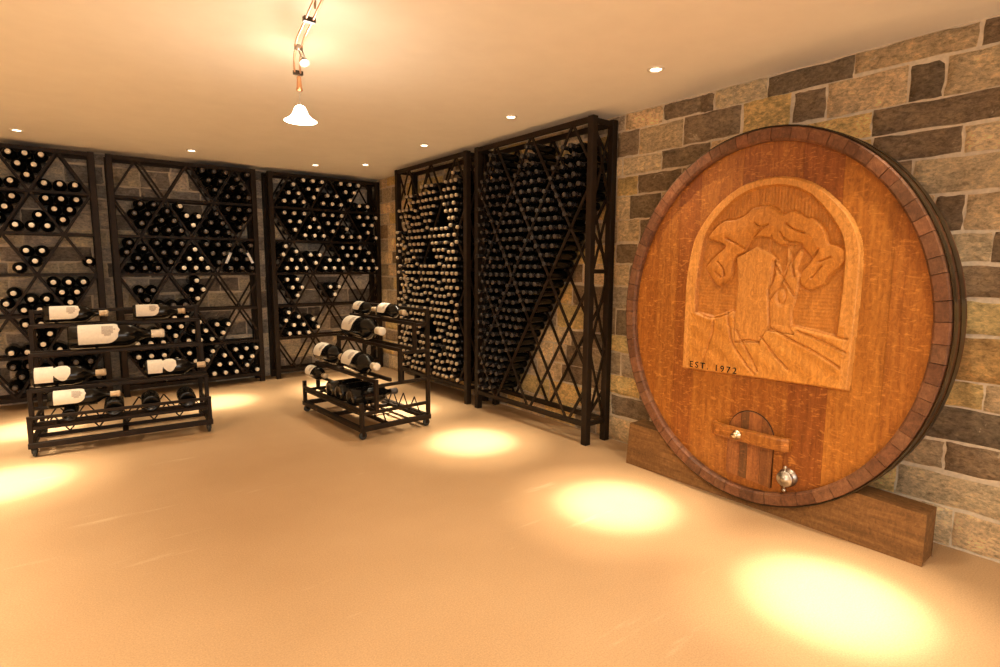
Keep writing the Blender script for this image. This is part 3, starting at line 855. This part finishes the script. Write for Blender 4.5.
H_ += np.where(low, .002 * np.cos((UU * .6 + VV) * 2 * PI / .11), 0)
for g in GROOVES: H_ -= .014 * np.exp(-(seg_dist(cr(g), False) / .0046) ** 2)
for g in FIELD: H_ -= .013 * np.exp(-(seg_dist(cr(g), False) / .0050) ** 2)
H_ -= .006 * np.exp(-((seg_dist(CAN) - .004) / .005) ** 2) * inside(INN) * (~inside(CAN)) 
H_ = np.clip(H_, .0004, .036)
H_ *= np.clip((sd_out + .002) / .010, 0, 1)
b = MB(); b.smooth = True
X0, Y0, Z0 = .0400, 1.885 - CY, .690
ZT = np.where(inside(CAN), 2, np.where(inside(TOW) | inside(TRU), 3, np.where(inside(INN), 1, np.where((VV < .36) & (UU > .05) & (UU < .86), 4, 0))))
ZC = [(1.08, 1.12, 1.25), (.84, .76, .62), (.92, .83, .62), (1.0, .98, .95), (1.02, 1.0, .86)]    # sanded border, stained ground, crown, tower and trunk, fields
idx = -np.ones(UU.shape, int)
keep = sd_out > -.004
vs = []
for i in range(NU):
    for j in range(NV):
        if keep[i, j]:
            idx[i, j] = len(vs)
            vs.append((X0 - .0006 - H_[i, j], Y0 - UU[i, j], Z0 + VV[i, j]))
fs, tn = [], []
ub = [1.885 - y for y in bounds]
for i in range(NU - 1):
    k = sum(1 for q in ub if q < UU[i, 0])
    for j in range(NV - 1):
        q = (idx[i, j], idx[i + 1, j], idx[i + 1, j + 1], idx[i, j + 1])
        if min(q) >= 0:
            fs.append(q[::-1]); tn.append((k, ZT[i, j]))
tone_c = [(1, 1, .98), (1.0, .98, .96), (.97, .95, .93), (1.03, 1.03, 1.0), (.98, .95, .92), (1.02, 1.02, 1.03), (1.04, 1.03, 1.0), (1, .99, .97), (1, 1, .99)]
b.add(vs, fs)
b.c = [tuple(p * q for p, q in zip(tone_c[k], ZC[t])) for k, t in tn]
pn = b.build('carved_panel', M_CARVE, cask)
def text(s, size, loc, mat, parent, name, depth=.0012):
    cu = bpy.data.curves.new(name, 'FONT'); cu.body = s; cu.size = size; cu.extrude = depth; cu.offset = .0006
    cu.materials.append(mat)
    cu.space_character = 1.45
    tmp = bpy.data.objects.new(name, cu); COL.objects.link(tmp)
    me = bpy.data.meshes.new_from_object(tmp, depsgraph=bpy.context.evaluated_depsgraph_get())
    bpy.data.objects.remove(tmp)
    me.name = name
    if not me.materials: me.materials.append(mat)
    o = bpy.data.objects.new(name, me); COL.objects.link(o)
    o.parent = parent
    o.matrix_local = Matrix(((0, 0, -1, loc[0]), (-1, 0, 0, loc[1]), (0, 1, 0, loc[2]), (0, 0, 0, 1)))
    return o
text('EST. 1972', .050, (X0 - .0285, Y0 - .058, Z0 + .046), M_HATCH, pn, 'lettering')
b = MB()
# hatch: arched board set in the lower boards
hy0, hy1 = 1.575 - CY, 1.322 - CY
prof = [(hy0, .150), (hy1, .150)]
cyh, rh = (hy0 + hy1) / 2, (hy0 - hy1) / 2
pts = [(hy0, .165), (hy1, .145), (hy1, .395)] + [(cyh + rh * math.cos(a), .395 + rh * 1.12 * math.sin(a)) for a in [PI * i / 18 for i in range(1, 18)]] + [(hy0, .395)]
def plate(mb, poly, x0, x1):
    n = len(poly)
    vs = [(x0, y, z) for y, z in poly] + [(x1, y, z) for y, z in poly]
    mb.add(vs, [list(range(n))[::-1], list(range(n, 2 * n))] + [[i, (i + 1) % n, n + (i + 1) % n, n + i] for i in range(n)])
big = [(y + (.004 if y > cyh else -.004) * (1 if abs(y - cyh) > .02 else 0), z + (.006 if z > .4 else 0)) for y, z in pts]
b.mi = 0; plate(b, big, .0392, .045)
b.mi = 1; b.col = (1, 1, 1)
def strip(y_lo, y_hi):
    out = []
    for i in range(9):
        y = y_lo + (y_hi - y_lo) * i / 8
        h = .395 + 1.12 * math.sqrt(max(rh * rh - (y - cyh) ** 2, 0))
        lo = .145 + (.02) * (y - hy1) / (hy0 - hy1)
        out.append((y, lo, h))
    return [(y, l) for y, l, h in out] + [(y, h) for y, l, h in reversed(out)]
for y_lo, y_hi, t in ((hy1, hy1 + .062, (.72, .70, .66)), (hy1 + .064, hy1 + .135, (1.05, 1.0, .95)), (hy1 + .137, hy1 + .178, (.55, .62, .66)), (hy1 + .180, hy0, (.95, .9, .86))):
    b.col = t; plate(b, strip(y_lo, y_hi), .030, .0395)
b.build('hatch', [M_GAP, M_HATCH], cask)
# bowed bar across the hatch
b = MB(); b.col = (1.02, 1.0, .95)
n = 14
rings = []
for i in range(n + 1):
    f = i / n
    y = 1.662 + (1.232 - 1.662) * f - CY
    off = .030 * math.sqrt(max(0, 1 - (2 * f - 1) ** 4)) + .006
    x = .040 - off
    rings.append([(x - .018, y, .372), (x + .012, y, .372), (x + .012, y, .440), (x - .018, y, .440), (x - .022, y, .430), (x - .022, y, .382)])
b._rings(rings, True)
hb = b.build('hatch_bar', M_HEAD, cask)
b = MB(); b.smooth = True
b.lathe([(.026, 0), (.026, .006), (.016, .008), (.015, .030), (.010, .034)], (-.018, 1.497 - CY, .407), (-1, 0, 0), 12)
b.lathe([(.013, 0), (.013, .02)], (-.036, 1.515 - CY, .407), (0, -1, 0), 10)
b.build('bolt', M_BRASS, hb)
# spigot
b = MB(); b.smooth = True
o = (.040, 1.236 - CY, .232)
b.lathe([(.048, 0), (.048, .008), (.034, .012), (.030, .030), (.040, .034), (.042, .044), (.036, .048), (.020, .050), (.016, .060), (.006, .064)], o, (-1, 0, 0), 20)
sp = b.build('spigot', M_STEEL, cask)
b = MB(); b.smooth = True
b.tube([(o[0] - .040, o[1], o[2] - .058), (o[0] - .040, o[1], o[2] + .058)], .006, 8)
b.lathe([(.003, 0), (.009, .004), (.009, .014), (.003, .018)], (o[0] - .040, o[1], o[2] + .052), (0, 0, 1), 10)
b.lathe([(.003, 0), (.009, .004), (.009, .014), (.003, .018)], (o[0] - .040, o[1], o[2] - .052), (0, 0, -1), 10)
b.build('tap_handle', M_STEEL, sp)

# cradle beam with the notch the cask sits in
b = MB()
y_l, y_r = 2.294, 0.648
top = .278
A_, B_ = SA + .014, SB + .014
pts = [(y_r, 0.0), (y_r - .004, .240)]
n = 40
y_a = CY - A_ * math.sqrt(1 - ((.252 - CZ) / B_) ** 2); y_b = CY + A_ * math.sqrt(1 - ((top - CZ) / B_) ** 2)
for i in range(n + 1):
    y = y_a + (y_b - y_a) * i / n
    pts.append((y, max(.018, CZ - B_ * math.sqrt(max(0, 1 - ((y - CY) / A_) ** 2)))))
pts += [(2.272, top + .005), (2.280, .20), (y_l, 0.0)]
bo = (2.904, CY, 0)
x1b = 3.050
vs = [(0, y - CY, z) for y, z in pts] + [(x1b - 2.904, y - CY, z) for y, z in pts]
n = len(pts)
fs = [[i, (i + 1) % n, n + (i + 1) % n, n + i] for i in range(n)]
# front and back faces in strips (the outline is not convex)
front = []
for i in range(1, n - 2):
    pass
b.add(vs, fs)
tops = pts[1:-1]
for x in (0.0, x1b - 2.904):
    for (ya, za), (yb, zb_) in zip(tops[:-1], tops[1:]):
        q = [(x, ya - CY, 0), (x, yb - CY, 0), (x, yb - CY, zb_), (x, ya - CY, za)]
        b.add(q, [(0, 1, 2, 3)] if x == 0 else [(3, 2, 1, 0)])
    b.add([(x, 2.280 - CY, 0), (x, y_l - CY, 0), (x, 2.280 - CY, .20)], [(0, 1, 2)])
tag(b.build('cradle_beam', M_BEAM, None, bo), 'rough brown timber beam notched under the oval cask, lying on the floor', 'beam')

# ------------------------------------------------------------------ lamps
def spot_light(loc, target, power, deg, blend, col=WARM, size=.03):
    l = bpy.data.lights.new('lamp_beam', 'SPOT'); l.energy = power; l.color = col
    l.spot_size = math.radians(deg); l.spot_blend = blend; l.shadow_soft_size = size
    o = bpy.data.objects.new('lamp_beam', l); COL.objects.link(o)
    o.location = loc
    o.rotation_euler = (Vector(target) - Vector(loc)).to_track_quat('-Z', 'Y').to_euler()
    return o
def point_light(loc, power, col=WARM, size=.04):
    l = bpy.data.lights.new('lamp_glow', 'POINT'); l.energy = power; l.color = col; l.shadow_soft_size = size
    o = bpy.data.objects.new('lamp_glow', l); COL.objects.link(o); o.location = loc
    return o
BEAM = (1.0, .89, .72)
SPOT_W, SPOT_DEG = 900, 19.5
def downlight(x, y, label, tx, ty, power=1.0):
    root = tag(empty('recessed_downlight', (x, y, CEIL)), label, 'ceiling light', 'recessed downlights')
    b = MB(); b.smooth = True
    prof = [(.030, 0.0), (.030, -.005), (.036, -.008), (.045, -.005), (.047, 0.0)]
    b.lathe(prof, n=24, caps=False); b.build('trim_ring', M_WHITETRIM, root)
    b = MB(); b.lathe([(.030, -.0005), (.027, -.002), (.016, -.0035)], n=20); b.build('lamp', M_LAMP, root)
    spot_light((x, y, CEIL - .02), (tx, ty, 0), SPOT_W * power, SPOT_DEG, 1.0, BEAM)
    spot_light((x, y, CEIL - .02), (tx, ty, 0), 330 * power, 33, 1.0)
    spot_light((x, y, CEIL - .02), (tx, ty, 0), 70 * power, 92, 1.0)      # the lamp's soft spill
names = {1.969: 'recessed ceiling light above the floor just before the cask', 3.225: 'recessed ceiling light before the diamond rack beside the cask', 4.459: 'recessed ceiling light before the diamond rack nearest the corner',
         5.698: 'recessed ceiling light nearest the room corner'}
for y in (1.969, 3.225, 4.459, 5.698):
    downlight(2.636, y, names[y], 2.34, {1.969: 1.91, 3.225: 3.30}.get(y, y))
downlight(2.227, 6.07, 'recessed ceiling light before the back wall rack beside the corner', 2.227, 5.75, .8)
downlight(1.039, 6.07, 'recessed ceiling light before the middle back wall rack', 1.10, 5.78)
downlight(-.217, 6.07, 'recessed ceiling light before the back wall rack farthest from corner', -.30, 5.72)
# lamps of the same kind outside the picture, inferred from their floor pools
for a, c in (((2.636, .70), (2.33, .80)), ((-.42, 4.72), (-.36, 4.36))):
    spot_light((*a, CEIL - .02), (*c, 0), SPOT_W, SPOT_DEG, 1.0, BEAM)
    spot_light((*a, CEIL - .02), (*c, 0), 330, 33, 1.0)
    spot_light((*a, CEIL - .02), (*c, 0), 70, 92, 1.0)
for x, y in ((-1.7, 4.8), (-1.7, 3.4), (-1.7, 2.0), (-1.7, .6), (-1.7, -.8), (.6, -1.6)):  # wide unseen spots added as fill over the rest of the room
    spot_light((x, y, CEIL - .02), (x, y - .2, 0), 430, 100, 1.0)

# curved copper rail with two conductors, hung from the ceiling
RZL = 2.25
path = [(.70, .55), (.705, 1.0), (.72, 1.5), (.745, 1.80), (.773, 2.024), (.804, 2.203), (.840, 2.415), (.885, 2.58), (.930, 2.727), (.975, 2.85)]
def smooth_path(p, n=6):
    out = []
    for i in range(len(p) - 1):
        p0, p1, p2, p3 = p[max(i - 1, 0)], p[i], p[i + 1], p[min(i + 2, len(p) - 1)]
        for k in range(n):
            t = k / n
            out.append(tuple(.5 * (2 * p1[a] + (p2[a] - p0[a]) * t + (2 * p0[a] - 5 * p1[a] + 4 * p2[a] - p3[a]) * t * t + (3 * p1[a] - p0[a] - 3 * p2[a] + p3[a]) * t ** 3) for a in (0, 1)))
    out.append(p[-1])
    return out
sp_ = smooth_path(path)
root = tag(empty('light_rail', (path[5][0], path[5][1], CEIL)), 'curved twin copper lighting rail hung below the ceiling', 'light rail')
ro = Vector((path[5][0], path[5][1], CEIL))
for sgn in (-1, 1):
    b = MB(); b.smooth = True
    line = []
    for i, q in enumerate(sp_):
        a, c = sp_[max(i - 1, 0)], sp_[min(i + 1, len(sp_) - 1)]
        t = Vector((c[0] - a[0], c[1] - a[1], 0)).normalized(); nrm = Vector((-t.y, t.x, 0))
        line.append(Vector((q[0], q[1], RZL)) + nrm * .013 * sgn - ro)
    b.tube(line, .0045, 8); b.build('conductor', M_COPPER, root)
for q in ((.804, 2.203), (.965, 2.82)):
    b = MB(); b.box(q[0] - .022, q[0] + .022, q[1] - .010, q[1] + .010, RZL - .009, RZL + .009)
    b.v = [tuple(Vector(p) - ro) for p in b.v]
    b.build('connector', M_DARKCAP, root)
for q in ((.79, 2.10), (.72, 1.2)):
    b = MB(); b.smooth = True
    b.tube([(q[0] - ro.x, q[1] - ro.y, RZL - ro.z), (q[0] - ro.x, q[1] - ro.y, 0)], .004, 8)
    b.lathe([(.020, 0), (.020, -.008), (.006, -.014)], (q[0] - ro.x, q[1] - ro.y, -.0005), n=14)
    b.build('standoff', M_STEEL, root)
# small spot head on the rail
sx, sy = .858, 2.49
root = tag(empty('track_spotlight', (sx, sy, RZL)), 'small bare halogen spotlight clipped to the curved copper rail', 'spotlight')
b = MB(); b.smooth = True
b.box(-.016, .016, -.008, .008, -.014, .008)
b.tube([(0, 0, -.01), (.012, 0, -.04)], .003, 6); b.tube([(.02, .01, -.01), (.026, .0, -.04)], .003, 6)
b.build('bracket', M_STEEL, root)
b = MB(); b.smooth = True
b.lathe([(.006, 0), (.014, .010), (.022, .024), (.024, .028)], (.018, 0, -.040), (.1, -.35, -.9), 18, caps=False)
b.build('reflector', M_STEEL, root)
b = MB(); b.smooth = True
b.lathe([(.003, 0), (.009, .004), (.012, .012), (.009, .019), (.003, .022)], (.020, -.002, -.046), (.1, -.35, -.9), 14)
b.build('bulb', M_BULB, root)
point_light((sx + .03, sy - .03, RZL - .11), 2.5, (1.0, .87, .68))
# unseen wide fill spots, added along the rail line above and behind the camera
for x, y, w in ((.70, 1.25, 85), (.70, .65, 85), (.66, -.2, 85)):
    spot_light((x, y, RZL - .06), (x, y + .1, 0), w, 160, 1.0, size=.05)
# pendant with a bell of opal glass
px_, py_ = .998, 2.905
root = tag(empty('pendant_lamp', (px_, py_, RZL + .004)), 'small bell shaped opal glass pendant glowing on a thin cable', 'pendant lamp')
b = MB(); b.smooth = True
b.lathe([(.007, .010), (.010, .004), (.014, -.045), (.017, -.060), (.010, -.062)], n=14); tag(b.build('canopy', M_COPPER, root), 'flared copper canopy')
b = MB(); b.tube([(0, 0, -.06), (0, 0, -.128)], .0016, 6); b.build('cable', M_STEEL, root)
b = MB(); b.smooth = True
b.lathe([(.008, -.120), (.013, -.125), (.014, -.140)], n=14); b.build('socket', M_STEEL, root)
b = MB(); b.smooth = True
prof = [(.013, -.133), (.023, -.139), (.030, -.153), (.036, -.170), (.047, -.186), (.064, -.199), (.079, -.208)]
b.lathe(prof + [(r - .003, h - .001) for r, h in prof[::-1]], n=32, caps=False); b.build('glass_shade', M_SHADE, root)
point_light((px_, py_, RZL - .26), 7, (1.0, .87, .68))

# ------------------------------------------------------------------ fill light added at the unseen opening, and the world background
def area(loc, rot, sx_, sy_, power, col):
    l = bpy.data.lights.new('added_fill', 'AREA'); l.shape = 'RECTANGLE'; l.size = sx_; l.size_y = sy_; l.energy = power; l.color = col
    o = bpy.data.objects.new('added_fill', l); COL.objects.link(o); o.location = loc; o.rotation_euler = rot
    return o
area(((WY0 + WY1) / 2, FY + .02, (WZ0 + WZ1) / 2), (PI / 2, 0, 0), WY1 - WY0, WZ1 - WZ0, 105, (1.0, .93, .84))  # broad soft fill light, added behind the camera
w = bpy.data.worlds.new('daylight'); SC.world = w; w.use_nodes = True
w.node_tree.nodes['Background'].inputs[0].default_value = (0.75, 0.85, 1.0, 1)
w.node_tree.nodes['Background'].inputs[1].default_value = 0.6

# ------------------------------------------------------------------ camera
yaw, pit, roll, f = 0.66784, 0.12271, 0.00454, 550.13
cy, sy = math.cos(yaw), math.sin(yaw)
fw = Vector((sy * math.cos(pit), cy * math.cos(pit), -math.sin(pit)))
r_ = Vector((cy, -sy, 0)); u_ = r_.cross(fw)
r2 = r_ * math.cos(roll) + u_ * math.sin(roll); u2 = -r_ * math.sin(roll) + u_ * math.cos(roll)
cam = bpy.data.cameras.new('camera'); cam.sensor_width = 36; cam.lens = f / 1000 * 36; cam.clip_start = .02
co = bpy.data.objects.new('camera', cam); COL.objects.link(co)
co.matrix_world = Matrix(((r2.x, u2.x, -fw.x, 0), (r2.y, u2.y, -fw.y, 0), (r2.z, u2.z, -fw.z, 1.32375), (0, 0, 0, 1)))
SC.camera = co
SC.view_settings.view_transform = 'Standard'
try: SC.view_settings.look = 'None'
except Exception: pass
SC.view_settings.gamma = 1.0
SC.view_settings.use_curve_mapping = False
SC.view_settings.exposure = -0.04
print('COUNTS MAG', n_mag, 'STD', len(allstd), 'B', sum(1 for t in allstd if t[1] == 'B'), [t[1] for t in allstd[:300]].count('A'))
